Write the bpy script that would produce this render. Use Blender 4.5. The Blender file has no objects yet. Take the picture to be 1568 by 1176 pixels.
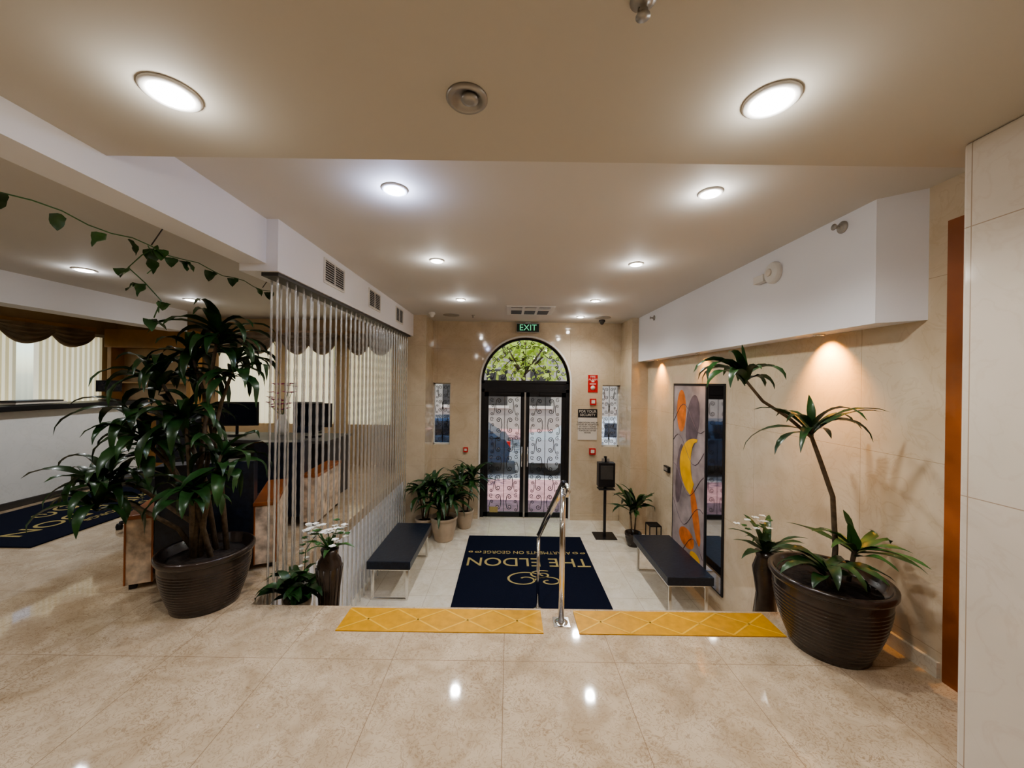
import bpy, math, random
from mathutils import Vector, Matrix
random.seed(7)
R=random.random
def U(a,b): return a+(b-a)*random.random()
pi=math.pi
sc=bpy.context.scene
col=sc.collection
try:
    sc.view_settings.view_transform='AgX'; sc.view_settings.look='AgX - Medium High Contrast'
except Exception as e: print(e)

# ---------------------------------------------------------------- materials
def newmat(name):
    m=bpy.data.materials.new(name); m.use_nodes=True
    nt=m.node_tree; b=nt.nodes['Principled BSDF']
    return m,nt,b
def c4(c): return (c[0],c[1],c[2],1)
def P(name,c,rough=.5,metal=0,var=.12,scale=8,spec=.5,coat=0,emit=None,es=0,bump=0):
    m,nt,b=newmat(name); N=nt.nodes; L=nt.links
    g=N.new('ShaderNodeNewGeometry')
    n=N.new('ShaderNodeTexNoise'); n.inputs['Scale'].default_value=scale; n.inputs['Detail'].default_value=4
    L.new(g.outputs['Position'],n.inputs['Vector'])
    r=N.new('ShaderNodeValToRGB')
    r.color_ramp.elements[0].position=.3; r.color_ramp.elements[1].position=.7
    r.color_ramp.elements[0].color=c4([x*(1-var) for x in c]); r.color_ramp.elements[1].color=c4([min(1,x*(1+var)) for x in c])
    L.new(n.outputs['Fac'],r.inputs['Fac']); L.new(r.outputs['Color'],b.inputs['Base Color'])
    b.inputs['Roughness'].default_value=rough; b.inputs['Metallic'].default_value=metal
    b.inputs['Specular IOR Level'].default_value=spec; b.inputs['Coat Weight'].default_value=coat
    if emit: b.inputs['Emission Color'].default_value=c4(emit); b.inputs['Emission Strength'].default_value=es
    if bump:
        bp=N.new('ShaderNodeBump'); bp.inputs['Strength'].default_value=bump; bp.inputs['Distance'].default_value=.01
        L.new(n.outputs['Fac'],bp.inputs['Height']); L.new(bp.outputs['Normal'],b.inputs['Normal'])
    return m
def marble(name,c1,c2,vein,scale=3,rough=.12,grid=None,seam=(.3,.22,.14),vs=.5,seamw=.0035,speck=0,spec=.5,patch=None):
    m,nt,b=newmat(name); N=nt.nodes; L=nt.links
    g=N.new('ShaderNodeNewGeometry')
    n=N.new('ShaderNodeTexNoise'); n.inputs['Scale'].default_value=scale; n.inputs['Detail'].default_value=7; n.inputs['Distortion'].default_value=1.2
    L.new(g.outputs['Position'],n.inputs['Vector'])
    r=N.new('ShaderNodeValToRGB'); r.color_ramp.elements[0].position=.32; r.color_ramp.elements[1].position=.68
    r.color_ramp.elements[0].color=c4(c1); r.color_ramp.elements[1].color=c4(c2)
    L.new(n.outputs['Fac'],r.inputs['Fac'])
    n2=N.new('ShaderNodeTexNoise'); n2.inputs['Scale'].default_value=scale*2.2+speck; n2.inputs['Detail'].default_value=5; n2.inputs['Distortion'].default_value=2.0
    L.new(g.outputs['Position'],n2.inputs['Vector'])
    a=N.new('ShaderNodeMath'); a.operation='SUBTRACT'; a.inputs[1].default_value=.5; L.new(n2.outputs['Fac'],a.inputs[0])
    ab=N.new('ShaderNodeMath'); ab.operation='ABSOLUTE'; L.new(a.outputs[0],ab.inputs[0])
    mr=N.new('ShaderNodeMapRange'); mr.inputs['From Min'].default_value=0; mr.inputs['From Max'].default_value=.035; mr.inputs['To Min'].default_value=vs; mr.inputs['To Max'].default_value=0
    L.new(ab.outputs[0],mr.inputs['Value'])
    n3=N.new('ShaderNodeTexNoise'); n3.inputs['Scale'].default_value=scale*.8; L.new(g.outputs['Position'],n3.inputs['Vector'])
    mm=N.new('ShaderNodeMath'); mm.operation='MULTIPLY'; L.new(mr.outputs[0],mm.inputs[0]); L.new(n3.outputs['Fac'],mm.inputs[1])
    mx=N.new('ShaderNodeMixRGB'); L.new(mm.outputs[0],mx.inputs['Fac']); L.new(r.outputs['Color'],mx.inputs[1]); mx.inputs[2].default_value=c4(vein)
    out=mx.outputs[0]
    if grid:
        sep=N.new('ShaderNodeSeparateXYZ'); L.new(g.outputs['Position'],sep.inputs[0])
        prev=None
        for ax,(off,size) in grid.items():
            s=N.new('ShaderNodeMath'); s.operation='SUBTRACT'; L.new(sep.outputs[ax],s.inputs[0]); s.inputs[1].default_value=off-size*50-size*.5
            d=N.new('ShaderNodeMath'); d.operation='DIVIDE'; L.new(s.outputs[0],d.inputs[0]); d.inputs[1].default_value=size
            f=N.new('ShaderNodeMath'); f.operation='FRACT'; L.new(d.outputs[0],f.inputs[0])
            q=N.new('ShaderNodeMath'); q.operation='SUBTRACT'; L.new(f.outputs[0],q.inputs[0]); q.inputs[1].default_value=.5
            e=N.new('ShaderNodeMath'); e.operation='ABSOLUTE'; L.new(q.outputs[0],e.inputs[0])
            l=N.new('ShaderNodeMath'); l.operation='LESS_THAN'; L.new(e.outputs[0],l.inputs[0]); l.inputs[1].default_value=seamw/size*.5
            if prev is None: prev=l.outputs[0]
            else:
                k=N.new('ShaderNodeMath'); k.operation='MAXIMUM'; L.new(prev,k.inputs[0]); L.new(l.outputs[0],k.inputs[1]); prev=k.outputs[0]
        ms=N.new('ShaderNodeMixRGB'); L.new(prev,ms.inputs['Fac']); L.new(out,ms.inputs[1]); ms.inputs[2].default_value=c4(seam)
        out=ms.outputs[0]
    L.new(out,b.inputs['Base Color']); b.inputs['Roughness'].default_value=rough; b.inputs['Specular IOR Level'].default_value=spec
    return m
def emis(name,c,s):
    m,nt,b=newmat(name); b.inputs['Base Color'].default_value=c4(c); b.inputs['Emission Color'].default_value=c4(c); b.inputs['Emission Strength'].default_value=s
    return m
def thin(name,tint,gl,rough=.05,colr=(1,1,1),kind='glossy',metal=0):
    m,nt,b=newmat(name); N=nt.nodes; L=nt.links
    o=N['Material Output']
    t=N.new('ShaderNodeBsdfTransparent'); t.inputs[0].default_value=c4(tint)
    if kind=='glossy':
        g=N.new('ShaderNodeBsdfGlossy'); g.inputs['Roughness'].default_value=rough; g.inputs[0].default_value=c4(colr); gs=g.outputs[0]
    else:
        b.inputs['Base Color'].default_value=c4(colr); b.inputs['Roughness'].default_value=rough; b.inputs['Metallic'].default_value=metal; gs=b.outputs[0]
    x=N.new('ShaderNodeMixShader'); x.inputs[0].default_value=gl
    L.new(t.outputs[0],x.inputs[1]); L.new(gs,x.inputs[2]); L.new(x.outputs[0],o.inputs[0])
    return m
def translucent(name,c,es=0):
    m,nt,b=newmat(name); N=nt.nodes; L=nt.links
    o=N['Material Output']; t=N.new('ShaderNodeBsdfTranslucent'); t.inputs[0].default_value=c4(c)
    b.inputs['Base Color'].default_value=c4(c); b.inputs['Roughness'].default_value=.7
    b.inputs['Emission Color'].default_value=c4(c); b.inputs['Emission Strength'].default_value=es
    x=N.new('ShaderNodeMixShader'); x.inputs[0].default_value=.6
    L.new(b.outputs[0],x.inputs[1]); L.new(t.outputs[0],x.inputs[2]); L.new(x.outputs[0],o.inputs[0])
    return m

M={}
M['ceil']=P('ceiling_paint',(.59,.55,.475),.75,var=.02,scale=1)
M['ceil2']=P('ceiling_paint_white',(.69,.66,.615),.7,var=.02,scale=1)
M['white']=P('white_paint',(.84,.84,.87),.6,var=.02,scale=1)
M['floor']=marble('floor_marble',(.47,.36,.235),(.64,.52,.37),(.25,.155,.08),scale=4.5,rough=.05,grid={0:(-.01,.6),1:(2.04,.6)},vs=1.1,speck=13,seam=(.30,.21,.13),seamw=.003,spec=.65)
M['floorlow']=marble('floor_marble_lower',(.72,.66,.53),(.82,.77,.66),(.48,.37,.24),scale=4,rough=.07,grid={0:(.29,.6),1:(2.5,.6)},vs=.5,seam=(.45,.36,.26),spec=.6)
M['wall']=marble('wall_marble',(.58,.475,.335),(.68,.58,.435),(.46,.34,.21),scale=2.0,rough=.07,grid={0:(.29,.79),1:(1.372,1.05),2:(1.11,.98)},vs=.45,seam=(.43,.33,.22),seamw=.003,spec=.6)
M['pill']=marble('pillar_marble',(.66,.595,.50),(.74,.67,.575),(.50,.38,.27),scale=1.6,rough=.10,grid={1:(1.372,1.05),2:(1.11,.98)},vs=.3,seam=(.42,.33,.24))
M['tan']=P('tan_wall',(.52,.38,.22),.6,var=.05)
M['black']=P('black_plastic',(.012,.012,.014),.35,var=.2)
M['iron']=P('black_iron',(.012,.011,.011),.6,metal=0,var=.1,spec=.2)
M['leather']=P('black_leather',(.014,.020,.034),.30,var=.3,scale=30,bump=.2)
M['chrome']=P('chrome',(.75,.74,.72),.14,metal=1,var=.02)
M['grey']=P('grey_metal',(.42,.40,.37),.4,metal=.6,var=.05)
M['yellow']=P('tactile_yellow',(.58,.285,.011),.45,var=.12,scale=20)
M['yellow2']=P('tactile_yellow_light',(.74,.44,.06),.4,var=.05,scale=20)
M['mat']=P('navy_carpet',(.004,.007,.022),.95,var=.3,scale=150,bump=.3,spec=.2)
M['gold']=P('gold_carpet',(.42,.34,.14),.9,var=.1,scale=150)
M['wood']=P('orange_wood',(.30,.09,.022),.3,var=.25,scale=3,coat=.3)
M['maple']=P('maple_wood',(.42,.23,.08),.35,var=.15,scale=5)
M['pot']=P('glazed_pot',(.036,.024,.018),.25,var=.5,scale=6,coat=.3)
M['potlight']=P('clay_pot',(.52,.42,.31),.5,var=.1)
M['soil']=P('soil',(.02,.012,.008),.95,var=.5,scale=40,bump=1)
M['leaf']=P('leaf_green',(.020,.060,.014),.34,var=.5,scale=9,coat=.1)
M['leaf2']=P('leaf_green_light',(.045,.12,.028),.38,var=.35,scale=9)
M['stem']=P('cane_stem',(.12,.085,.05),.8,var=.35,scale=40,bump=.5)
M['petal']=P('white_petal',(.85,.83,.76),.5,var=.05)
M['pink']=P('pink_petal',(.5,.02,.2),.5,var=.2)
M['red']=P('red_sign',(.55,.02,.02),.4,var=.05)
M['offwhite']=P('off_white_plastic',(.75,.73,.69),.4,var=.03)
M['paper']=P('paper_sign',(.72,.66,.58),.5,var=.03)
M['dark']=P('dark_grey',(.06,.055,.05),.5,var=.2)
M['glass']=thin('window_glass',(.95,.97,.96),.04,.02)
M['mirror']=P('dark_mirror',(.60,.57,.57),.04,metal=1,var=.03)
M['strand']=thin('clear_acrylic',(.93,.94,.93),.54,.16,(.80,.80,.79),kind='p',metal=.65)
M['blind']=translucent('blind_fabric_daylight_glow',(.95,.89,.68),1.25)  # emission put into the fabric imitates daylight glowing through the blinds
M['blind2']=translucent('blind_fabric_painted_shade',(.78,.70,.46),.75)  # darker tint and weaker emission paint the shaded part of each slat
M['swag']=P('brown_satin',(.30,.23,.16),.35,var=.3,scale=6)
M['fabric']=P('cream_patterned_fabric',(.58,.46,.34),.6,var=.5,scale=14)
M['lamp']=emis('lamp_lens',(1,.98,.95),28)
M['lampc']=emis('lamp_lens_cool',(.80,.86,1),28)
M['lampw']=emis('lamp_lens_warm',(1,.72,.35),15)
M['green']=emis('exit_green',(.12,.55,.28),1.0)
M['exitbg']=P('exit_panel',(.01,.03,.02),.3)
M['pave']=P('pink_pavement',(.60,.32,.31),.8,var=.25,scale=6)
M['road']=P('asphalt',(.24,.25,.27),.85,var=.15,scale=8)
M['carpaint']=P('silver_car_paint',(.66,.70,.74),.2,metal=.2,var=.02)
M['carpaint2']=P('dark_car_paint',(.06,.10,.17),.2,metal=.4,var=.02)
M['brick']=P('facade_render',(.40,.37,.32),.8,var=.1,scale=2)
M['tleaf']=translucent('tree_leaf',(.22,.48,.08))
M['tleaf2']=translucent('tree_leaf_yellow',(.66,.78,.20))
M['bark']=P('bark',(.12,.08,.05),.9,var=.3,scale=20)
M['artbg']=P('art_grey',(.37,.31,.31),.35,var=.4,scale=4)
M['artor']=P('art_orange',(.72,.20,.04),.35,var=.3,scale=8)
M['artye']=P('art_yellow',(.95,.50,.03),.35,var=.15,scale=8)
M['artbl']=P('art_dark',(.16,.12,.14),.35,var=.3,scale=8)
M['screen']=P('screen_black',(.01,.012,.02),.1,var=.1)
M['deskw']=marble('desk_marble',(.78,.80,.79),(.85,.86,.85),(.6,.6,.58),scale=2,rough=.2,vs=.3)

# ---------------------------------------------------------------- builder
class B:
    def __init__(s): s.v=[];s.f=[];s.m=[];s.sm=[];s.mats=[]
    def mi(s,m):
        m=M[m]
        if m not in s.mats: s.mats.append(m)
        return s.mats.index(m)
    def add(s,vs,fs,m,smooth=False):
        o=len(s.v); k=s.mi(m); s.v+= [tuple(v) for v in vs]
        for f in fs: s.f.append([i+o for i in f]); s.m.append(k); s.sm.append(smooth)
    def box(s,x0,x1,y0,y1,z0,z1,m,rot=0,piv=None):
        vs=[Vector((x,y,z)) for z in(z0,z1) for y in (y0,y1) for x in(x0,x1)]
        if rot:
            c=Vector(piv) if piv else Vector(((x0+x1)/2,(y0+y1)/2,0)); Rm=Matrix.Rotation(rot,3,'Z')
            vs=[Rm@(v-c)+c for v in vs]
        s.add(vs,[(0,2,3,1),(4,5,7,6),(0,1,5,4),(2,6,7,3),(0,4,6,2),(1,3,7,5)],m)
        return s
    def tube(s,pts,r,m,n=8,cap=True):
        pts=[Vector(p) for p in pts]; rs=r if isinstance(r,(list,tuple)) else [r]*len(pts)
        vs=[];fs=[]
        ref=None
        for i,p in enumerate(pts):
            t=(pts[min(i+1,len(pts)-1)]-pts[max(i-1,0)])
            if t.length<1e-9: t=Vector((0,0,1))
            t.normalize()
            if ref is None:
                ref=Vector((0,0,1)) if abs(t.z)<.9 else Vector((1,0,0))
            a=ref-t*ref.dot(t)
            if a.length<1e-4: a=t.orthogonal()
            a.normalize(); b=t.cross(a); ref=a
            for k in range(n):
                an=2*pi*k/n; vs.append(p+(a*math.cos(an)+b*math.sin(an))*rs[i])
        for i in range(len(pts)-1):
            for k in range(n):
                fs.append((i*n+k,i*n+(k+1)%n,(i+1)*n+(k+1)%n,(i+1)*n+k))
        if cap: fs.append(tuple(range(n))[::-1]); fs.append(tuple((len(pts)-1)*n+k for k in range(n)))
        s.add(vs,fs,m,True); return s
    def cyl(s,p,q,r,m,n=16): return s.tube([p,q],r,m,n)
    def lathe(s,c,prof,m,n=32,ax='Z'):
        vs=[];fs=[];c=Vector(c)
        for (r,h) in prof:
            for k in range(n):
                a=2*pi*k/n
                if ax=='Z': d=Vector((r*math.cos(a),r*math.sin(a),h))
                elif ax=='X': d=Vector((h,r*math.cos(a),r*math.sin(a)))
                else: d=Vector((r*math.sin(a),h,r*math.cos(a)))
                vs.append(c+d)
        for i in range(len(prof)-1):
            for k in range(n): fs.append((i*n+k,i*n+(k+1)%n,(i+1)*n+(k+1)%n,(i+1)*n+k))
        fs.append(tuple(range(n))[::-1]); fs.append(tuple((len(prof)-1)*n+k for k in range(n)))
        s.add(vs,fs,m,True); return s
    def leaf(s,p,az,el,L,w,droop,m,n=8,tip=.75,twist=0):
        p=Vector(p); vs=[];fs=[]; e=el; a=az
        side=Vector((-math.sin(az),math.cos(az),0))
        for i in range(n+1):
            t=i/n
            hw=w*.5*(math.sin(pi*min(1,t**tip*.97+.03)))**.8+ .002
            if i==n: hw=.0008
            d=Vector((math.cos(az)*math.cos(e),math.sin(az)*math.cos(e),math.sin(e)))
            up=Vector((-math.cos(az)*math.sin(e),-math.sin(az)*math.sin(e),math.cos(e)))
            wob=up*math.sin(t*9+az*5)*hw*.25
            sd=(side*math.cos(twist)+up*math.sin(twist))
            vs+=[p+sd*hw+up*hw*.35+wob,p.copy(),p-sd*hw+up*hw*.35-wob]
            p=p+d*(L/n); e-=droop/n*(.4+1.2*t)
            e=max(e,-1.5)
        for i in range(n):
            o=i*3; fs+=[(o,o+1,o+4,o+3),(o+1,o+2,o+5,o+4)]
        s.add(vs,fs,m,True)
    def poly(s,pts,m): s.add(pts,[tuple(range(len(pts)))],m)
    def clamp(s,x0=-99,x1=99,y0=-99,y1=99):
        s.v=[(min(max(v[0],x0),x1),min(max(v[1],y0),y1),v[2]) for v in s.v]
    def rot(s,cx,cy,a):
        c,q=math.cos(a),math.sin(a)
        s.v=[(cx+(v[0]-cx)*c-(v[1]-cy)*q,cy+(v[0]-cx)*q+(v[1]-cy)*c,v[2]) for v in s.v]
    def finish(s,name,bevel=0,parent=None,sub=0,solid=0):
        me=bpy.data.meshes.new(name); me.from_pydata(s.v,[],s.f)
        for m in s.mats: me.materials.append(m)
        for i,p in enumerate(me.polygons): p.material_index=s.m[i]; p.use_smooth=s.sm[i]
        me.update()
        import bmesh
        bm=bmesh.new(); bm.from_mesh(me)
        if not solid and len(bm.faces)<60000 and bevel>=0: bmesh.ops.recalc_face_normals(bm,faces=bm.faces)
        bm.to_mesh(me); bm.free()
        o=bpy.data.objects.new(name,me); col.objects.link(o)
        if bevel>0:
            b=o.modifiers.new('bevel','BEVEL'); b.width=bevel; b.segments=3; b.limit_method='ANGLE'
        if parent: o.parent=parent
        return o
def text(name,body,loc,rot,size,m,parent,align='CENTER',ext=.001,sx=1):
    c=bpy.data.curves.new(name,'FONT'); c.body=body; c.size=size; c.align_x=align; c.align_y='CENTER'; c.extrude=ext
    c.materials.append(M[m]); o=bpy.data.objects.new(name,c); o.location=loc; o.rotation_euler=rot; o.scale=(sx,1,1); col.objects.link(o); o.parent=parent
    return o

# ---------------------------------------------------------------- shell
YB=6.75; LX=-1.70; RX=2.25; ZL=-.93; ZC=2.58; ZN=2.40
b=B(); b.box(-7.1,RX,-3,2.52,-.12,0,'floor'); b.box(-7.1,LX,2.52,6.95,-.12,0,'floor'); b.finish('floor')
b=B(); b.box(LX,RX,3.3,YB+.2,ZL-.12,ZL,'floorlow'); b.finish('floor_lower')
b=B()
h=.93/5
for i in range(4):
    b.box(LX+.001,RX-.001,2.52+.28*i,2.52+.28*(i+1),ZL-.1,-h*(i+1),'floor')
b.box(LX+.001,RX-.001,2.50,2.52,ZL-.1,-.12,'floor')
b.finish('stairs')
b=B(); b.box(LX-.1,LX,2.52,YB,ZL-.1,-.12,'white'); b.finish('wall_stairwell')
b=B(); b.box(-7.2,RX+.2,-3.1,YB+.2,ZC,ZC+.12,'ceil2'); b.finish('ceiling')
b=B(); b.box(-1.65,RX,-3,1.54,ZN,ZC,'ceil'); b.finish('ceiling_lowered')
b=B(); b.box(-1.83,-1.65,-3,2.55,2.28,ZC,'white'); b.finish('ceiling_beam')
b=B(); b.box(-1.83,-1.57,2.55,YB,2.23,ZC,'white'); b.finish('ceiling_header')
b=B()
pl=[(2.09,2.17),(RX,2.04),(RX,6.15),(2.09,6.15)]
b.add([(x,y,1.87) for x,y in pl]+[(x,y,ZC) for x,y in pl],[(3,2,1,0),(4,5,6,7),(0,1,5,4),(1,2,6,5),(2,3,7,6),(3,0,4,7)],'white'); b.finish('ceiling_soffit')
b=B(); b.box(-5.5,-5.2,-3,6.1,2.25,ZC,'white'); b.finish('ceiling_bulkhead')
b=B(); b.box(RX,RX+.15,-3,YB+.2,ZL-.1,ZC,'wall'); b.finish('wall_right')
b=B(); b.box(1.665,RX,-3,1.4,0,ZN,'pill'); b.finish('wall_pillar',bevel=.012)
b=B(); b.box(1.98,RX,6.15,YB,ZL,ZC,'wall'); b.finish('trim_pilaster_right')
b=B(); b.box(-1.57,-1.36,6.15,YB,ZL,ZC,'wall'); b.box(-1.70,-1.57,6.15,YB,ZL,0,'wall'); b.box(-1.83,-1.57,6.15,YB,0,2.23,'wall'); b.finish('trim_pilaster_left')
b=B(); b.box(-7.2,RX+.2,-3.15,-3,-.12,ZC,'tan'); b.finish('wall_front')
b=B(); b.box(-7.15,-7,-3,4.6,0,ZC,'tan'); b.box(-7.15,-7,6.5,YB+.2,0,ZC,'tan'); b.box(-7.15,-7,4.6,6.5,0,1.0,'tan'); b.box(-7.15,-7,4.6,6.5,2.2,ZC,'tan'); b.finish('wall_left')
DX0,DX1=-.5,1.08; CX=.29; RR=.79; ZS=1.52
b=B(); y0,y1=YB,YB+.2
b.box(-1.83,-1.36,y0,y1,ZL-.1,ZC,'wall')
b.box(-1.36,-1.05,y0,y1,ZL-.1,.38,'wall'); b.box(-1.36,-1.05,y0,y1,1.48,ZC,'wall')
b.box(-1.05,DX0,y0,y1,ZL-.1,ZC,'wall')
b.box(DX1,1.66,y0,y1,ZL-.1,ZC,'wall')
b.box(1.66,1.98,y0,y1,ZL-.1,.38,'wall'); b.box(1.66,1.98,y0,y1,1.48,ZC,'wall')
b.box(1.98,RX+.15,y0,y1,ZL-.1,ZC,'wall')
NA=32
for i in range(NA):
    a0=pi-pi*i/NA; a1=pi-pi*(i+1)/NA
    xa,za=CX+RR*math.cos(a0),ZS+RR*math.sin(a0); xb,zb=CX+RR*math.cos(a1),ZS+RR*math.sin(a1)
    vs=[(xa,y0,za),(xb,y0,zb),(xb,y0,ZC),(xa,y0,ZC),(xa,y1,za),(xb,y1,zb),(xb,y1,ZC),(xa,y1,ZC)]
    b.add(vs,[(0,1,2,3),(7,6,5,4),(0,4,5,1)],'wall')
b.finish('wall_back')
b=B()
wx=[(-5.15,-4.2),(-3.95,-3.1),(-2.85,-2.1)]
xs=-7.15
for (a,c) in wx:
    b.box(xs,a,y0,y1,0,ZC,'tan'); b.box(a,c,y0,y1,0,.75,'tan'); b.box(a,c,y0,y1,2.2,ZC,'tan'); xs=c
b.box(xs,-1.83,y0,y1,0,ZC,'tan'); b.finish('wall_back_lounge')
b=B(); b.box(-7.15,-1.7,YB,YB+.2,-1.1,0,'tan'); b.finish('wall_back_base')
b=B(); b.box(RX-.02,RX,1.96,2.5,0,.08,'floorlow'); b.finish('baseboard_right')
b=B(); b.box(-1.04,DX0-.03,YB-.015,YB,ZL,ZL+.1,'wall'); b.box(DX1+.03,1.97,YB-.015,YB,ZL,ZL+.1,'wall'); b.finish('baseboard_back')
b=B(); b.box(2.235,RX-.0005,1.86,1.94,0,2.36,'wood'); b.box(2.235,RX-.0005,1.41,1.86,2.28,2.36,'wood'); b.box(2.243,RX-.0005,1.41,1.86,0,2.28,'wood'); b.tube([(2.24,1.80,.95),(2.20,1.80,.95),(2.20,1.70,.95)],.01,'chrome'); b.finish('door_2')
# ---------------------------------------------------------------- entrance door with ironwork
def spiral(b,cx,cz,y,r,a0,turns,sgn,rad=.007,m='iron'):
    pts=[]; n=int(14*turns)
    for i in range(n+1):
        t=i/n; a=a0+sgn*2*pi*turns*t; rr=r*(1-.85*t)
        pts.append((cx+rr*math.cos(a),y,cz+rr*math.sin(a)))
    b.tube(pts,rad,m,5)
def scroll(b,p,q,y,curl,sg,rad=.0075):
    # C scroll: a bowed spine from p to q, each end rolling up into a spiral
    p=Vector((p[0],0,p[1]));q=Vector((q[0],0,q[1])); d=q-p; L=d.length; d.normalize(); nrm=Vector((-d.z,0,d.x))*sg
    r=L*curl
    def end(c,dirv):
        pts=[]
        for i in range(19):
            t=i/18; a=2*pi*1.35*t; rr=r*(1-.8*t)
            pts.append(c+(-nrm*math.cos(a)+dirv*math.sin(a))*rr)
        return pts
    e1=end(p,-d); e2=end(q,d)
    mid=[(p+q)/2-nrm*(r*1.25)]
    pts=e1[::-1]+mid+e2
    b.tube([(v.x,y,v.z) for v in pts],rad,'iron',5)
def scrollpanel(b,x0,x1,z0,z1,y,nz,rad=.0062,inside=None):
    cx=(x0+x1)/2; w=(x1-x0); hz=(z1-z0)/nz
    b.tube([(cx,y,z0),(cx,y,z1)],.005,'iron',5)
    for j in range(nz):
        za=z0+hz*j; zc=za+hz/2
        for s in(-1,1):
            scroll(b,(cx+s*w*.18,za+hz*.24),(cx+s*w*.18,za+hz*.76),y,.26,s if j%2 else -s,rad)
            scroll(b,(cx+s*w*.39,za+hz*.10),(cx+s*w*.37,za+hz*.50),y,.22,-s if j%2 else s,rad*.8)
            spiral(b,cx+s*w*.39,za+hz*.83,y,w*.07,s*1.0,1.3,s,rad*.75)
fd=6.86
b=B()
b.box(DX0,DX0+.055,fd-.03,fd+.03,ZL,ZS,'black'); b.box(DX1-.055,DX1,fd-.03,fd+.03,ZL,ZS,'black')
b.box(DX0,DX1,fd-.03,fd+.03,1.33,1.385,'black')
b.box(DX0,DX1,fd-.03,fd+.03,1.49,1.54,'black'); b.box(DX0,DX1,fd-.02,fd+.02,1.385,1.49,'black')
for (a,c) in ((DX0+.055,CX-.004),(CX+.004,DX1-.055)):
    b.box(a,a+.075,fd-.02,fd+.02,ZL+.01,1.33,'black'); b.box(c-.075,c,fd-.02,fd+.02,ZL+.01,1.33,'black')
    b.box(a,c,fd-.02,fd+.02,1.25,1.33,'black'); b.box(a,c,fd-.02,fd+.02,ZL+.01,ZL+.09,'black')
    b.box(a+.06,c-.06,fd-.004,fd+.004,ZL+.08,1.25,'glass')
    scrollpanel(b,a+.075,c-.075,ZL+.09,1.25,fd+.025,6)
    b.box(a+.25,c-.08,fd-.06,fd-.02,1.28,1.32,'black')
b.box(CX-.015,CX+.015,fd-.03,fd+.0,ZL+.01,1.33,'grey')
for s in(-1,1): b.tube([(CX+s*.05,fd-.02,.0),(CX+s*.05,fd-.07,.0),(CX+s*.05,fd-.07,.35),(CX+s*.05,fd-.02,.35)],.011,'chrome',8)
b.box(-.33,-.18,fd-.03,fd-.021,ZL+.09,ZL+.19,'gold')
b.finish('door_1')
b=B()
arc=[(CX+(RR-.02)*math.cos(pi-pi*i/40),fd,ZS+(RR-.02)*math.sin(pi-pi*i/40)) for i in range(41)]
b.tube(arc,.02,'black',8)
b.add([(p[0],fd,p[2]) for p in arc],[tuple(range(41))],'glass')
yy=fd+.03
b.tube([(CX,yy,ZS+.03),(CX,yy,ZS+RR-.03)],.006,'iron',5)
for k,(rr,nn,cu) in enumerate(((.24,4,.26),(.42,6,.26),(.62,9,.24))):
    for i in range(nn):
        a0=pi*(i+.2)/nn; a1=pi*(i+.8)/nn
        scroll(b,(CX+rr*math.cos(a0),ZS+.02+rr*math.sin(a0)),(CX+rr*math.cos(a1),ZS+.02+rr*math.sin(a1)),yy,cu,1 if (i+k)%2 else -1,.0065)
for i in range(8):
    a=pi*(i+.5)/8; spiral(b,CX+.70*math.cos(a),ZS+.02+.70*math.sin(a),yy,.04,a,1.2,1 if i%2 else -1,.006)
b.finish('window_1')
b=B()
ring=[pi-pi*i/40 for i in range(41)]
vs=[];fs=[]
for a in ring:
    for (rr,y) in((RR,YB-.012),(RR+.03,YB-.012)):
        vs.append((CX+rr*math.cos(a),y,ZS+rr*math.sin(a)))
for i in range(40): fs.append((2*i,2*i+1,2*i+3,2*i+2))
b.add(vs,fs,'offwhite'); b.box(DX0-.03,DX0,YB-.012,YB,ZL,ZS,'offwhite'); b.box(DX1,DX1+.03,YB-.012,YB,ZL,ZS,'offwhite'); b.finish('trim_glow_outline_1')  # white edging stands in for the bright glow outlining the doorway
for i,(a,c) in enumerate(((-1.36,-1.05),(1.66,1.98))):
    b=B()
    b.box(a,a+.02,fd-.02,fd+.02,.38,1.48,'offwhite'); b.box(c-.02,c,fd-.02,fd+.02,.38,1.48,'offwhite'); b.box(a,c,fd-.02,fd+.02,.38,.40,'offwhite'); b.box(a,c,fd-.02,fd+.02,1.46,1.48,'offwhite')
    b.box(a+.01,c-.01,fd-.003,fd+.003,.39,1.47,'glass')
    scrollpanel(b,a+.02,c-.02,.40,1.46,fd+.03,4,.0045)
    b.finish('window_%d'%(i+2))
def swag(b,p0,p1,ztop,drop,nrm,folds=5):
    p0=Vector(p0);p1=Vector(p1);nrm=Vector(nrm)
    nu,nv=20,14; vs=[];fs=[]
    for j in range(nv+1):
        v=j/nv
        for i in range(nu+1):
            u=i/nu; sag=(1-(2*u-1)**2)
            z=ztop-v*(drop*.35+drop*.65*sag)
            off=.03+.035*math.sin(v*folds*2*pi*.9+sag*1.2)*(.3+sag)
            p=p0.lerp(p1,u)+nrm*off; vs.append((p.x,p.y,z))
    for j in range(nv):
        for i in range(nu): o=j*(nu+1)+i; fs.append((o,o+1,o+nu+2,o+nu+1))
    b.add(vs,fs,'swag',True)
k=4
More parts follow.
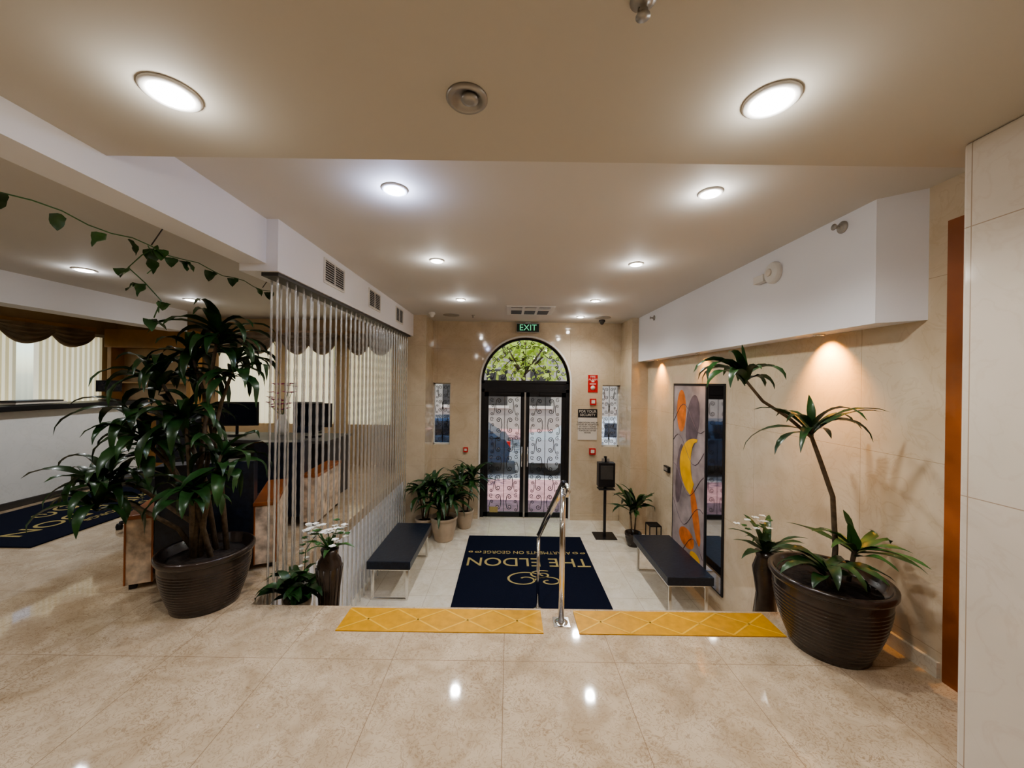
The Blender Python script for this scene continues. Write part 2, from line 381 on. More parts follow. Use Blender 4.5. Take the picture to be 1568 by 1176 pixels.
for (a,c) in wx:
    b=B(); fy=6.88
    for t in(a,c-.05,(a+c)/2-.02): b.box(t,t+.05,fy-.02,fy+.02,.75,2.2,'offwhite')
    b.box(a,c,fy-.02,fy+.02,.75,.80,'offwhite'); b.box(a,c,fy-.02,fy+.02,2.15,2.2,'offwhite'); b.box(a+.02,c-.02,fy-.003,fy+.003,.78,2.17,'glass'); b.finish('window_%d'%k); k+=1
    b=B(); x=a+.04; n=0
    b.box(a,c,6.70,6.74,2.17,2.22,'offwhite')
    while x<c:
        dx=.040*math.cos(.75); dy=.040*math.sin(.75)
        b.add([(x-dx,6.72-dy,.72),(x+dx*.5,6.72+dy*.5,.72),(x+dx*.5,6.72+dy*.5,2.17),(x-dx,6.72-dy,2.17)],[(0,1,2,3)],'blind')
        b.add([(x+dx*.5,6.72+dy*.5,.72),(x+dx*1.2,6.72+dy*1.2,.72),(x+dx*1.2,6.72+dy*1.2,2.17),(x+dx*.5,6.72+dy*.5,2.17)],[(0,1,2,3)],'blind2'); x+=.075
    b.finish('vertical_blind')
    b=B()
    swag(b,(a-.06,6.66,0),((a+c)/2+.05,6.66,0),2.32,.38,(0,-1,0)); swag(b,((a+c)/2-.05,6.63,0),(c+.1,6.63,0),2.32,.38,(0,-1,0))
    b.box(a-.06,c+.12,6.62,6.74,2.30,2.36,'maple'); b.finish('window_valance')
b=B(); fx=-7.08
for t in (4.6,5.2,5.85,6.45): b.box(fx-.02,fx+.02,t,t+.05,1.0,2.2,'offwhite')
b.box(fx-.02,fx+.02,4.6,6.5,1,1.05,'offwhite'); b.box(fx-.02,fx+.02,4.6,6.5,2.15,2.2,'offwhite'); b.box(fx-.003,fx+.003,4.62,6.48,1.02,2.18,'glass'); b.finish('window_%d'%k)
b=B(); y=4.62; b.box(-6.99,-6.95,4.55,6.5,2.17,2.22,'offwhite')
while y<6.48:
    if not (5.35<y<5.55):
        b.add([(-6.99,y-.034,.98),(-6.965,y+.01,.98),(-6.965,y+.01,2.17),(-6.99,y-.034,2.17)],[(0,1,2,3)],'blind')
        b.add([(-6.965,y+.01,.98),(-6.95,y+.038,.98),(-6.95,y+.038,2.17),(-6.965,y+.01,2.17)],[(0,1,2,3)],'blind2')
    y+=.075
b.finish('vertical_blind')
b=B(); b.box(-7,-6.86,4.45,6.28,2.25,2.31,'maple')
swag(b,(-6.9,4.5,0),(-6.9,5.1,0),2.26,.30,(1,0,0)); swag(b,(-6.88,5.05,0),(-6.88,5.7,0),2.26,.30,(1,0,0)); swag(b,(-6.9,5.65,0),(-6.9,6.27,0),2.26,.30,(1,0,0)); b.finish('window_valance')

# ---------------------------------------------------------------- downlights
def down(x,y,z,r=.06,on=True,power=26,colr=(1,.985,.96),lens='lamp',name='recessed_downlight',spread=2.6,glow=.045):
    b=B()
    b.lathe((x,y,z),[(r*1.0,.0),(r*1.45,0),(r*1.45,-.006),(r*1.3,-.012),(r*1.05,-.010),(r*1.0,-.002)],'offwhite' if on else 'grey',32)
    if on: b.lathe((x,y,z),[(r*1.0,-.003),(r*.95,-.014),(r*.5,-.018),(.001,-.019)],lens,24)
    else: b.lathe((x,y,z),[(r*1.0,-.0015),(r*.6,-.0018),(.001,-.002)],'dark',24); 
    if not on: b.lathe((x+.01,y-.01,z-.004),[(r*.55,0),(r*.6,-.012),(r*.3,-.016),(.001,-.016)],'grey',20)
    o=b.finish(name)
    if on and power:
        l=bpy.data.lights.new('bulb','SPOT'); l.energy=power; l.color=colr; l.spot_size=spread; l.spot_blend=.8; l.shadow_soft_size=.05
        lo=bpy.data.objects.new('bulb',l); lo.location=(x,y,z-.045); col.objects.link(lo); lo.parent=o
        if glow:
            l=bpy.data.lights.new('glow','POINT'); l.energy=power*glow; l.color=colr; l.shadow_soft_size=.03
            lo=bpy.data.objects.new('glow',l); lo.location=(x,y,z-.08); col.objects.link(lo); lo.parent=o
    return o
down(-.66,2.13,ZC,.05,True,42,(.58,.67,1),'lampc',glow=.11)
for (x,y) in((1.11,2.12),(-.66,3.37),(1.12,3.39),(-.65,4.95),(1.10,4.9),(1.13,6.1)): down(x,y,ZC,.045,True,48)
for (x,y) in((-1.08,1.195),(.81,1.19)): down(x,y,ZN,.055,True,38)
down(-.147,1.2,ZN,.045,False)
for (x,y) in((-1.0,-.9),(.8,-.9)): down(x,y,ZN,.065,True,34,glow=0)
for (x,y) in((-4.3,3.82),(-4.38,5.2),(-3.2,1.2),(-4.6,0)): down(x,y,ZC,.065,True,46,(.96,.97,1))
for (y,p) in ((2.66,80),(4.35,10),(5.6,45)):
    b=B(); b.lathe((2.17,y,1.87),[(.02,0),(.035,0),(.035,-.012),(.02,-.014)],'chrome',20); b.lathe((2.17,y,1.868),[(.02,-.004),(.001,-.006)],'lampw',16); o=b.finish('wall_washer_spotlight')
    l=bpy.data.lights.new('bulb','SPOT'); l.energy=p; l.color=(1,.43,.06); l.spot_size=1.7; l.spot_blend=1; l.shadow_soft_size=.015
    lo=bpy.data.objects.new('bulb',l); lo.location=(2.12,y,1.845); lo.rotation_euler=(0,math.radians(-30),0); col.objects.link(lo); lo.parent=o

b=B(); b.box(-.05,.64,5.3,5.95,ZC-.012,ZC,'offwhite')
for i in range(3):
    x=.01+i*.2
    b.box(x,x+.16,5.36,5.52,ZC-.016,ZC-.011,'dark'); b.box(x,x+.16,5.6,5.88,ZC-.016,ZC-.011,'dark')
    for j in range(4): b.box(x,x+.16,5.38+j*.035,5.39+j*.035,ZC-.022,ZC-.012,'offwhite')
b.finish('ceiling_air_vent')
for (x,y) in ((-.95,6.1),(1.5,6.15)):
    b=B(); b.lathe((x,y,ZC),[(.13,0),(.13,-.008),(.10,-.012),(.001,-.012)],'grey',32); b.finish('ceiling_speaker')
for (x,y,s) in ((-1.22,5.9,1),(1.55,6.4,1)):
    b=B(); b.lathe((x,y,ZC),[(.05,0),(.055,-.03),(.04,-.035),(.035,-.05),(.02,-.075),(.001,-.082)],'dark' if x>0 else 'offwhite',20); b.finish('security_camera')
def sprinkler(x,y,z,dirx=0):
    b=B()
    if not dirx:
        b.lathe((x,y,z),[(.03,0),(.03,-.004),(.02,-.008),(.010,-.01),(.008,-.02),(.011,-.025),(.005,-.035)],'grey',20)
        b.lathe((x,y,z),[(.016,-.038),(.017,-.041),(.001,-.042)],'grey',16)
        for s in(-1,1): b.tube([(x+.009*s,y,z-.02),(x+.012*s,y,z-.03),(x,y,z-.039)],.0025,'grey',6)
    else:
        b.lathe((x,y,z),[(.038,0),(.038,-.006),(.02,-.012),(.012,-.014),(.011,-.04)],'grey',20,'X')
        b.lathe((x-.055,y,z),[(.02,0),(.02,-.004)],'grey',16,'X')
        for s in(-1,1): b.tube([(x-.03,y+.012*s,z),(x-.045,y+.014*s,z),(x-.056,y,z)],.003,'grey',6)
    b.finish('fire_sprinkler')
sprinkler(.30,.885,ZN); sprinkler(-.6,6.1,ZC); sprinkler(2.09,2.39,2.51,1); sprinkler(2.09,5.5,2.47,1)
b=B(); b.lathe((2.09,3.0,2.40),[(.085,0),(.085,-.02),(.075,-.035),(.05,-.045),(.001,-.048)],'offwhite',32,'X')
b.lathe((2.045,3.0,2.40),[(.03,0),(.03,-.012),(.001,-.014)],'paper',20,'X')
b.box(2.04,2.09,3.07,3.19,2.35,2.41,'offwhite'); b.finish('smoke_detector',bevel=.004)
for (a,c) in((3.17,3.56),(4.18,4.55),(5.17,5.52)):
    b=B(); x=-1.57
    b.box(x,x+.012,a,c,2.32,2.335,'offwhite');b.box(x,x+.012,a,c,2.515,2.53,'offwhite');b.box(x,x+.012,a,a+.015,2.335,2.515,'offwhite');b.box(x,x+.012,c-.015,c,2.335,2.515,'offwhite')
    b.box(x,x+.002,a+.01,c-.01,2.33,2.52,'dark')
    for i in range(9): b.add([(x+.003,a+.01,2.349+i*.02),(x+.003,c-.01,2.349+i*.02),(x+.012,c-.01,2.337+i*.02),(x+.012,a+.01,2.337+i*.02)],[(0,1,2,3)],'offwhite')
    b.box(x+.002,x+.012,(a+c)/2-.005,(a+c)/2+.005,2.33,2.52,'offwhite')
    b.finish('wall_air_vent')

# ---------------------------------------------------------------- strand curtain
b=B()
for row,X in enumerate((-1.60,-1.675)):
    y=2.60+row*.055
    while y<5.98:
        z=2.20; zb=ZL+.02 if X>LX else .02
        n=int((z-zb)/.05); pts=[];rs=[]
        r0=.0088
        for i in range(n+1):
            t=i/n
            pts.append((X,y,z+(zb-z)*t)); rs.append(r0*(1.12 if i%2 else .85))
        b.tube(pts,rs,'strand',6)
        y+=.11
b.box(-1.70,-1.585,2.58,6.03,2.205,2.23,'dark')
b.finish('strand_curtain',bevel=-1)

# ---------------------------------------------------------------- tactile strips, handrail
for (a,c) in((-1.02,.225),(.44,1.68)):
    b=B(); ya,yc=2.265,2.495
    b.box(a,c,ya,yc,0,.005,'yellow')
    st=(c-a)/4; w=.005
    def line(x0,y0,x1,y1):
        d=Vector((x1-x0,y1-y0,0)).normalized(); p=Vector((-d.y,d.x,0))*w
        q=[Vector((x0,y0,.0058))+p,Vector((x0,y0,.0058))-p,Vector((x1,y1,.0058))-p,Vector((x1,y1,.0058))+p]
        b.add(q,[(0,1,2,3)],'yellow2')
    for i in range(4):
        x=a+i*st
        line(x,ya+.01,x+st,yc-.01); line(x,yc-.01,x+st,ya+.01)
    b.finish('tactile_strip')
b=B(); X=.345; z0=ZL+.0125
b.lathe((X,2.37,0),[(.05,0),(.05,.006),(.025,.012)],'chrome',24)
b.box(X-.05,X+.05,2.32,2.42,0,.008,'chrome')
b.cyl((X,2.37,0),(X,2.37,.84),.018,'chrome')
b.cyl((X-.01,4.05,z0),(X-.01,4.05,-.16),.017,'chrome'); b.lathe((X-.01,4.05,z0),[(.05,0),(.05,.006),(.022,.01)],'chrome',20)
b.tube([(X,2.37,.84),(X-.005,3.2,.36),(X-.01,4.05,-.16)],.014,'chrome')
b.tube([(X,2.30,.895),(X,2.37,.88),(X-.005,3.2,.40),(X-.01,4.05,-.115),(X-.01,4.13,-.15)],.017,'black')
b.tube([(X,2.30,.895),(X+.01,2.26,.89),(X+.015,2.24,.86),(X+.01,2.26,.83),(X,2.37,.80)],.011,'chrome')
b.finish('stair_handrail')

# ---------------------------------------------------------------- mats
b=B(); b.box(-.60,1.15,3.75,5.98,ZL,ZL+.012,'mat'); o=b.finish('entrance_mat',bevel=.004)
zt=ZL+.0135
text('lettering','THE ELDON',(.28,5.12,zt),(0,0,pi),.33,'gold',o,sx=.93)
text('lettering_small','APARTMENTS ON GEORGE',(.28,5.40,zt),(0,0,pi),.12,'gold',o,sx=.85)
def flatspiral(b,cx,cy,z,r,a0,turns,sg,w,m,sq=1.5):
    n=40;vs=[];fs=[]
    for i in range(n+1):
        t=i/n;a=a0+sg*2*pi*turns*t;rr=r*(1-.8*t)
        for q in(-1,1): vs.append((cx+sq*(rr+q*w)*math.cos(a),cy+(rr+q*w)*math.sin(a),z))
    for i in range(n): fs.append((2*i,2*i+1,2*i+3,2*i+2))
    b.add(vs,fs,m)
b=B()
flatspiral(b,.22,4.66,zt,.19,.5,1.3,1,.010,'gold',1.4); flatspiral(b,.52,4.62,zt,.12,3,1.2,-1,.009,'gold'); flatspiral(b,.44,4.78,zt,.11,1,1.3,1,.009,'gold')
for s in(-1,1):
    flatspiral(b,.28+s*.70,5.40,zt,.035,1,1.2,s,.006,'gold'); flatspiral(b,.28+s*.79,5.40,zt,.025,1,1.2,-s,.006,'gold')
b.finish('emblem',parent=o)
b=B(); b.box(-5.45,-4.15,3.3,5.25,0,.012,'mat'); o=b.finish('lounge_mat',bevel=.004)
text('lettering','THE ELDON',(-4.62,4.25,.0135),(0,0,-pi/2),.30,'gold',o,sx=.95)
text('lettering_small','ON GEORGE',(-4.38,4.25,.0135),(0,0,-pi/2),.12,'gold',o)
b=B(); flatspiral(b,-4.98,4.3,.0135,.14,.5,1.4,1,.013,'gold',1.2); flatspiral(b,-4.98,4.05,.0135,.1,2,1.2,-1,.012,'gold',1.2); b.finish('emblem',parent=o)

# ---------------------------------------------------------------- benches
def bench(x0,x1,y0,y1):
    b=B(); z=ZL
    b.box(x0,x1,y0,y1,z+.36,z+.45,'leather')
    b.box(x0+.03,x1-.03,y0+.03,y1-.03,z+.335,z+.36,'chrome')
    for (yy,s) in((y0+.06,-1),(y1-.06,1)):
        for xx in(x0+.05,x1-.05):
            b.box(xx-.018,xx+.018,yy-.008,yy+.008,z,z+.34,'chrome')
        b.box(x0+.05,x1-.05,yy-.012,yy+.012,z,z+.022,'chrome')
    b.box(x0+.04,x0+.065,y0+.06,y1-.06,z+.30,z+.335,'chrome'); b.box(x1-.065,x1-.04,y0+.06,y1-.06,z+.30,z+.335,'chrome')
    b.finish('leather_bench',bevel=.012)
bench(-1.54,-1.06,4.15,5.3); bench(1.66,2.14,3.9,5.0)

# ---------------------------------------------------------------- pots & plants
def potprof(rt,rb,h,ridge=True):
    pr=[(rb*.8,0),(rb,.0),(rb*1.02,.02)]
    n=72 if ridge else 14
    for i in range(1,n+1):
        t=i/n; r=rb+(rt*.96-rb)*math.sin(t*pi/2)**.9
        if ridge and t<.88: r+=.0025*math.sin(i*2*pi/4.5)
        pr.append((r,.02+(h-.07)*t))
    pr+=[(rt,h-.045),(rt*1.03,h-.03),(rt*1.03,h-.008),(rt,h),(rt*.93,h-.005),(rt*.90,h-.06)]
    return pr
def pot(b,x,y,z,rt,rb,h,m='pot',ridge=True):
    b.lathe((x,y,z),potprof(rt,rb,h,ridge),m,48)
    b.lathe((x,y,z),[(rt*.90,h-.062),(rt*.5,h-.052),(.001,h-.05)],'soil',32)
def head(b,p,n,L,w,m='leaf',droop=(1.6,2.6),el=(.2,1.3),bias=None):
    for i in range(n):
        az=2*pi*i/n*2.4+U(-.3,.3)
        if bias is not None and R()<.35: az=bias+U(-.7,.7)
        b.leaf(Vector(p)+Vector((0,0,U(-.12,.03))),az,U(*el),L*U(.7,1.1),w*U(.8,1.15),U(*droop),m)
b=B(); px,py=-2.02,2.55
pot(b,px,py,0,.265,.19,.37)
heads=[((-2.0,2.60,1.83),26,.40),((-2.36,2.55,1.50),22,.42),((-1.90,2.62,1.60),18,.36),((-2.14,2.5,1.24),24,.42),
 ((-2.60,2.40,.76),24,.38),((-1.88,2.48,1.0),20,.38),((-2.2,2.62,1.66),18,.40),((-1.98,2.38,.80),20,.34),((-2.36,2.45,1.10),22,.42),((-2.5,2.5,1.28),16,.38),((-2.66,2.5,.86),16,.36)]
for (hp,n,L) in heads:
    bx,by=px+U(-.1,.1),py+U(-.08,.08)
    hx,hy,hz=hp
    b.tube([(bx,by,.3),(bx+(hx-bx)*.2,by+(hy-by)*.2,.3+(hz-.3)*.4),(bx+(hx-bx)*.65,by+(hy-by)*.65,.3+(hz-.3)*.8),(hx,hy,hz)],[.018,.015,.012,.009],'stem',8)
    head(b,hp,n,L,.064,'leaf' ,(1.9,3.2),(-.1,1.25))
b.clamp(x1=-1.715)
b.finish('potted_dracaena')
b=B(); px,py=1.87,2.20
pot(b,px,py,0,.285,.19,.42)
tr=[(1.93,2.24,.34),(1.95,2.25,.55),(1.93,2.25,.85),(1.85,2.25,1.07),(1.80,2.25,1.20),(1.66,2.26,1.32),(1.52,2.27,1.41),(1.41,2.27,1.54)]
b.tube(tr,[.016,.014,.013,.012,.011,.010,.009,.008],'stem',8)
b.tube([(1.80,2.25,1.20),(1.79,2.24,1.27)],.010,'stem',8)
A1=[2.9,3.3,2.5,3.8,.3,-.3,1.6,4.6,3.1,2.7,1.2,3.5,5.2,.1,3.0,3.9]
for k in range(16):
    b.leaf((1.41,2.27,1.56+U(-.06,.03)),A1[k],U(.1,1.3),U(.28,.42) if 2<A1[k]<4.2 else U(.2,.28),.052,U(2.0,3.2),'leaf')
b.leaf((1.41,2.27,1.55),3.6,1.5,.2,.03,.3,'leaf')
A2=[0,.3,-.3,3.1,3.4,2.8,1.5,4.7,.1,5.6,.6,3.9,3.6]
for k in range(13):
    b.leaf((1.79,2.24,1.26+U(-.05,.03)),A2[k],U(.1,.9),U(.30,.44),.040,U(1.2,2.2),'leaf')
b.leaf((1.79,2.24,1.26),1.2,1.45,.2,.04,.4,'leaf')
b.tube([(1.84,2.15,.35),(1.80,2.13,.46)],.012,'stem')
b.tube([(2.0,2.22,.35),(2.02,2.2,.56)],.012,'stem')
for k in range(10): b.leaf((2.02,2.2,.53+U(-.03,.04)),[0,.4,-.9,3.1,2.6,3.6,1.5,4.6,5.0,5.4][k],U(.2,.9),U(.25,.36),.05,U(.6,1.4),'leaf2')
b.leaf((2.02,2.2,.54),1.9,1.4,.24,.07,.3,'leaf2'); b.leaf((2.02,2.2,.54),3.6,1.3,.2,.06,.4,'leaf2')
for k in range(14): b.leaf((1.80,2.13,.46+U(-.03,.03)),k*.5+2.2,U(.2,.9),U(.2,.33),.06,U(1.4,2.6),'leaf')
b.clamp(x1=2.225)
b.finish('potted_dracaena')
b=B(); b.lathe((1.86,2.72,-h),[(.07,0),(.08,.02),(.06,.2),(.085,.38),(.06,.46),(.07,.50)],'pot',24)
for k in range(14): b.leaf((1.86,2.72,.30),k*.9,U(.4,1.3),U(.2,.34),.05,U(1,2.2),'leaf')
for k in range(16):
    p=Vector((1.80+U(-.14,.1),2.7+U(-.06,.06),.44+U(0,.14)))
    for j in range(4): b.leaf(p,j*1.57+R(),.4,.028,.022,.5,'petal' if k%2 else 'leaf2',3)
b.finish('flower_vase')
b=B(); vx,vy=-1.25,2.67
b.lathe((vx,vy,-h),[(.06,0),(.075,.01),(.055,.05),(.065,.2),(.085,.36),(.075,.42),(.05,.46),(.06,.50),(.052,.50)],'pot',24)
for k in range(12):
    a=k*2*pi/12; b.tube([(vx+.06*math.cos(a),vy+.06*math.sin(a),-h+.07),(vx+.068*math.cos(a),vy+.068*math.sin(a),-h+.22),(vx+.086*math.cos(a),vy+.086*math.sin(a),-h+.38)],.006,'pot',5)
for s in range(8):
    az=U(0,6.28); l=U(.05,.14); tip=(vx-.04+math.cos(az)*l,vy+math.sin(az)*l*.6,.34+U(.03,.20))
    b.tube([(vx,vy,.3),((vx*.5+tip[0]*.5),(vy+tip[1])*.5,tip[2]+.0),tip],.003,'leaf2',5)
    for q in range(6):
        p=Vector(tip)+Vector((U(-.05,.05),U(-.05,.05),U(-.05,.05)))
        for j in range(5): b.leaf(p,j*1.256+R(),.5,.028,.024,.6,'petal' if q else 'leaf2',3)
for q in range(12):
    p=Vector((-1.42+U(-.03,.03),2.67,.03+q*.03)); 
    for j in range(5): b.leaf(p,j*1.256+R(),.5,.024,.02,.6,'petal' if q%2 else 'leaf2',3)
b.tube([(vx,vy,.3),(-1.34,vy,.42),(-1.42,vy,.3),(-1.43,vy,.05)],.003,'leaf2',5)
for k in range(10): b.leaf((vx,vy,.3),k*.7,U(.3,1.2),U(.12,.2),.03,1.5,'leaf2')
b.finish('orchid_vase')
def bushy(name,x,y,z,rt,hpot,H,n,L,w,potm='potlight',m='leaf',droop=(1.2,2.6),heads=3,spread=.12,cl={}):
    b=B(); pot(b,x,y,z,rt,rt*.7,hpot,potm,False)
    for s in range(heads):
        a=2*pi*s/heads; hx=x+spread*math.cos(a); hy=y+spread*math.sin(a); hz=z+hpot+H*U(.6,1.05)
        b.tube([(x+(hx-x)*.3,y+(hy-y)*.3,z+hpot-.08),(hx,hy,hz)],.011,'stem',6)
        head(b,(hx,hy,hz),n,L,w,m,droop)
    b.clamp(**cl)
    b.finish(name)
CL=dict(x0=-1.54,x1=2.2,y1=6.70)
bushy('potted_plant',-1.48,2.68,-h,.09,.14,.12,18,.23,.06,'potlight','leaf',(1,2.2),3,.06,cl=dict(x0=-1.69))
bushy('potted_plant',-.98,5.85,ZL,.20,.36,.36,24,.50,.065,cl=CL)
bushy('potted_plant',-1.30,5.95,ZL,.15,.30,.50,20,.48,.06,cl=CL)
bushy('potted_plant',-.72,6.35,ZL,.15,.30,.56,20,.48,.06,cl=CL)
bushy('potted_plant',1.90,5.72,ZL,.12,.20,.40,13,.44,.075,'pot','leaf',(.6,1.8),2,.05,cl=dict(x1=2.19))
b=B()
for dx in(-.08,.08):
    for dy in(-.08,.08): b.tube([(2.1+dx,5.45+dy,ZL),(2.1+dx,5.45+dy,ZL+.42)],.008,'iron',6)
for zz in(.12,.42): b.tube([(2.02,5.37,ZL+zz),(2.18,5.37,ZL+zz),(2.18,5.53,ZL+zz),(2.02,5.53,ZL+zz),(2.02,5.37,ZL+zz)],.008,'iron',6)
b.box(2.02,2.18,5.37,5.53,ZL+.41,ZL+.42,'iron'); b.finish('plant_stand')
b=B()
pts=[(-1.9,1.1+i*.1,2.19+.012*math.sin(i*1.7)) for i in range(20)]
b.tube(pts,.003,'leaf2',5)
hang=[(-1.9,2.03,2.2),(-1.93,1.98,2.14),(-1.95,1.93,2.06),(-1.93,2.0,2.0),(-1.9,2.06,1.92),(-1.9,2.02,1.82)]
b.tube(hang,.003,'leaf2',5)
b.tube([(-1.9,1.98,2.19),(-1.93,2.07,2.12),(-1.92,2.0,2.05)],.0025,'leaf2',5)
for p in pts[1::2]+hang+hang[2:]+pts[8:12]:
    az=U(0,6.28); q=Vector(p)+Vector((U(-.02,.02),U(-.02,.02),-.01))
    b.leaf(q,az,U(-1.4,-.5),U(.06,.09),U(.05,.07),.5,'leaf2' if R()<.4 else 'leaf',6,.55)
for y in (1.1,2.0,2.9): b.cyl((-1.84,y,2.29),(-1.9,y,2.2),.003,'dark',6)
b.finish('hanging_vine')

# ---------------------------------------------------------------- wall signs etc.
EY=YB
b=B(); b.box(.12,.51,EY-.07,EY-.01,2.40,2.545,'exitbg'); b.box(.105,.525,EY-.075,EY-.065,2.39,2.402,'grey'); b.box(.105,.525,EY-.075,EY-.065,2.543,2.555,'grey'); b.box(.27,.36,EY-.05,EY,2.5,2.575,'offwhite'); o=b.finish('exit_sign')
text('lettering','EXIT',(.315,EY-.073,2.472),(pi/2,0,0),.15,'green',o)
b=B(); b.box(1.40,1.57,EY-.012,EY-.001,1.35,1.66,'red'); 
b.lathe((1.485,EY-.014,1.43),[(.04,0),(.04,-.003)],'paper',16,'Y'); b.box(1.43,1.54,EY-.015,EY-.012,1.49,1.505,'paper');b.box(1.46,1.51,EY-.015,EY-.012,1.53,1.56,'paper')
o=b.finish('fire_alarm_sign'); text('lettering','FIRE\nALARM',(1.485,EY-.014,1.60),(pi/2,0,0),.05,'paper',o)
for (x,z) in((1.49,1.18),(1.49,.30),(-.76,.30)):
    b=B(); s=.055 if x>0 else .04
    b.box(x-s,x+s,EY-.045,EY-.0005,z-s,z+s,'red'); b.box(x-s*.6,x+s*.6,EY-.05,EY-.045,z-s*.5,z+s*.6,'paper'); b.finish('fire_call_point',bevel=.005)
b=B(); b.box(1.23,1.57,EY-.012,EY-.001,.50,.99,'paper'); b.box(1.23,1.57,EY-.014,EY-.001,.90,1.05,'black'); o=b.finish('security_notice_sign')
text('lettering','FOR YOUR\nSECURITY',(1.40,EY-.016,.975),(pi/2,0,0),.062,'paper',o)
text('lettering_small','THESE DOORS WILL BE\nLOCKED BY RECEPTION\nAT NIGHT. PLEASE\nUSE YOUR ROOM KEY\nFOR ENTRY AFTER\nHOURS',(1.40,EY-.014,.72),(pi/2,0,0),.036,'black',o)
b=B(); sx,sy=1.55,6.05
b.box(sx-.17,sx+.17,sy-.15,sy+.15,ZL,ZL+.012,'black'); b.box(sx-.02,sx+.02,sy-.02,sy+.02,ZL+.01,.35,'black')
b.box(sx-.13,sx+.13,sy-.11,sy+.03,-.12,.26,'black'); b.box(sx-.10,sx+.10,sy-.115,sy-.10,.0,.22,'dark'); b.box(sx-.13,sx+.13,sy-.14,sy+.02,-.16,-.145,'black'); b.box(sx-.06,sx+.06,sy-.02,sy,.26,.32,'grey')
b.finish('hand_sanitizer_stand',bevel=.006)
b=B(); b.box(2.215,2.249,5.25,5.4,.28,.36,'black');b.box(2.205,2.215,5.27,5.38,.30,.34,'grey'); b.finish('card_reader')

b=B(); ax=2.235
b.box(ax,RX-.001,4.28,5.15,-.70,1.52,'black')
b.box(ax-.004,ax,4.31,5.12,-.67,1.49,'artbg')
def ell(cy,cz,ry,rz,m,off,n=28,rot=0):
    pts=[]
    for i in range(n):
        a=2*pi*i/n; u=ry*math.cos(a);w=rz*math.sin(a); pts.append((ax-.004-off,cy+u*math.cos(rot)-w*math.sin(rot),cz+u*math.sin(rot)+w*math.cos(rot)))
    b.poly(pts,m)
ell(4.90,1.17,.13,.27,'artor',.001); ell(4.60,1.05,.16,.34,'artbl',.0015,rot=.2); ell(4.93,.35,.10,.4,'artbl',.001,rot=.15)
pts=[]; cy,cz=4.50,.50
for i in range(25):
    a=-1.25+i/24*2.9; pts.append((ax-.007,cy+.42*math.cos(a),cz+.36*math.sin(a)))
for i in range(25):
    a=1.65-i/24*2.9; pts.append((ax-.007,cy+.13*math.cos(a)+.0,cz+.26*math.sin(a)+.06))
for i in range(24):
    b.poly([pts[i],pts[i+1],pts[48-i],pts[49-i]],'artye')
ell(4.50,-.05,.08,.34,'artor',.002,rot=-.3); ell(4.72,-.40,.20,.12,'artor',.001); ell(4.5,-.55,.12,.06,'artye',.002)
for k in range(5):
    zc=-.5+k*.4
    b.tube([(ax-.006,4.32+.8*i/12,zc+.16*math.sin(i*.5+k)) for i in range(13)],.004,'artbl',4)
b.finish('abstract_painting')
b=B(); b.box(ax,RX-.001,3.93,4.26,-.70,1.52,'black'); b.box(ax-.004,ax,3.95,4.24,-.68,1.50,'mirror'); b.finish('wall_mirror')

# ---------------------------------------------------------------- lounge furniture
b=B(); b.box(-5.95,-5.6,1.5,5.75,0,1.10,'deskw'); b.box(-6.0,-5.52,1.45,5.8,1.10,1.16,'black'); b.box(-6.6,-5.95,1.5,5.75,.72,.76,'maple'); b.box(-5.605,-5.59,1.5,5.75,0,.08,'dark'); b.finish('reception_desk',bevel=.01)
def monitor(x,y,z,rot,name='computer_monitor',w=.5):
    b=B()
    b.lathe((x,y,z),[(.11,0),(.11,.012),(.02,.018)],'black',20); b.cyl((x,y,z+.01),(x,y,z+.2),.018,'black')
    b.box(x-w/2,x+w/2,y-.02,y+.02,z+.12,z+.12+w*.62,'black',rot,(x,y,0)); b.box(x-w/2+.02,x+w/2-.02,y-.024,y-.019,z+.14,z+.10+w*.62,'screen',rot,(x,y,0)); b.finish(name,bevel=.004)
monitor(-5.76,5.45,1.172,.9,w=.26)
b=B(); b.box(-5.9,-5.6,4.3,4.8,1.172,1.19,'paper'); b.box(-5.88,-5.62,4.32,4.78,1.19,1.21,'dark'); b.finish('document_tray')
b=B(); b.box(-6.75,-5.35,6.35,6.60,0,.9,'maple'); b.box(-6.75,-6.68,6.35,6.60,.9,2.2,'maple'); b.box(-5.42,-5.35,6.35,6.60,.9,2.2,'maple'); b.box(-6.75,-5.3,6.30,6.60,2.0,2.3,'maple'); b.box(-6.68,-5.42,6.56,6.60,.9,2.0,'tan'); b.box(-6.68,-5.42,6.4,6.56,1.4,1.43,'maple')
for i in range(3): b.box(-6.72+i*.46,-6.30+i*.46,6.335,6.35,.1,.85,'maple')
b.finish('wooden_cabinet',bevel=.01)
b=B(); b.box(-4.0,-2.2,4.6,5.3,.72,.76,'dark'); b.box(-3.98,-3.93,4.65,5.25,0,.72,'dark'); b.box(-2.27,-2.22,4.65,5.25,0,.72,'dark'); b.box(-3.93,-2.27,5.15,5.18,.2,.72,'dark'); b.finish('office_desk',bevel=.005)
monitor(-3.55,4.95,.77,.2); monitor(-2.55,4.95,.77,-.15)
b=B(); b.lathe((-3.05,5.1,.76),[(.05,0),(.07,.05),(.075,.15),(.04,.24),(.055,.27)],'petal',20)
for k in range(30):
    p=Vector((-3.05+U(-.14,.14),5.1+U(-.12,.12),1.2+U(-.12,.25)))
    if k%3==0: b.tube([(-3.05,5.1,1.0),tuple(p)],.003,'leaf2',5)
    for j in range(5): b.leaf(p,j*1.256+R(),.4,.05,.04,.6,'pink',3)
b.finish('pink_flower_vase')
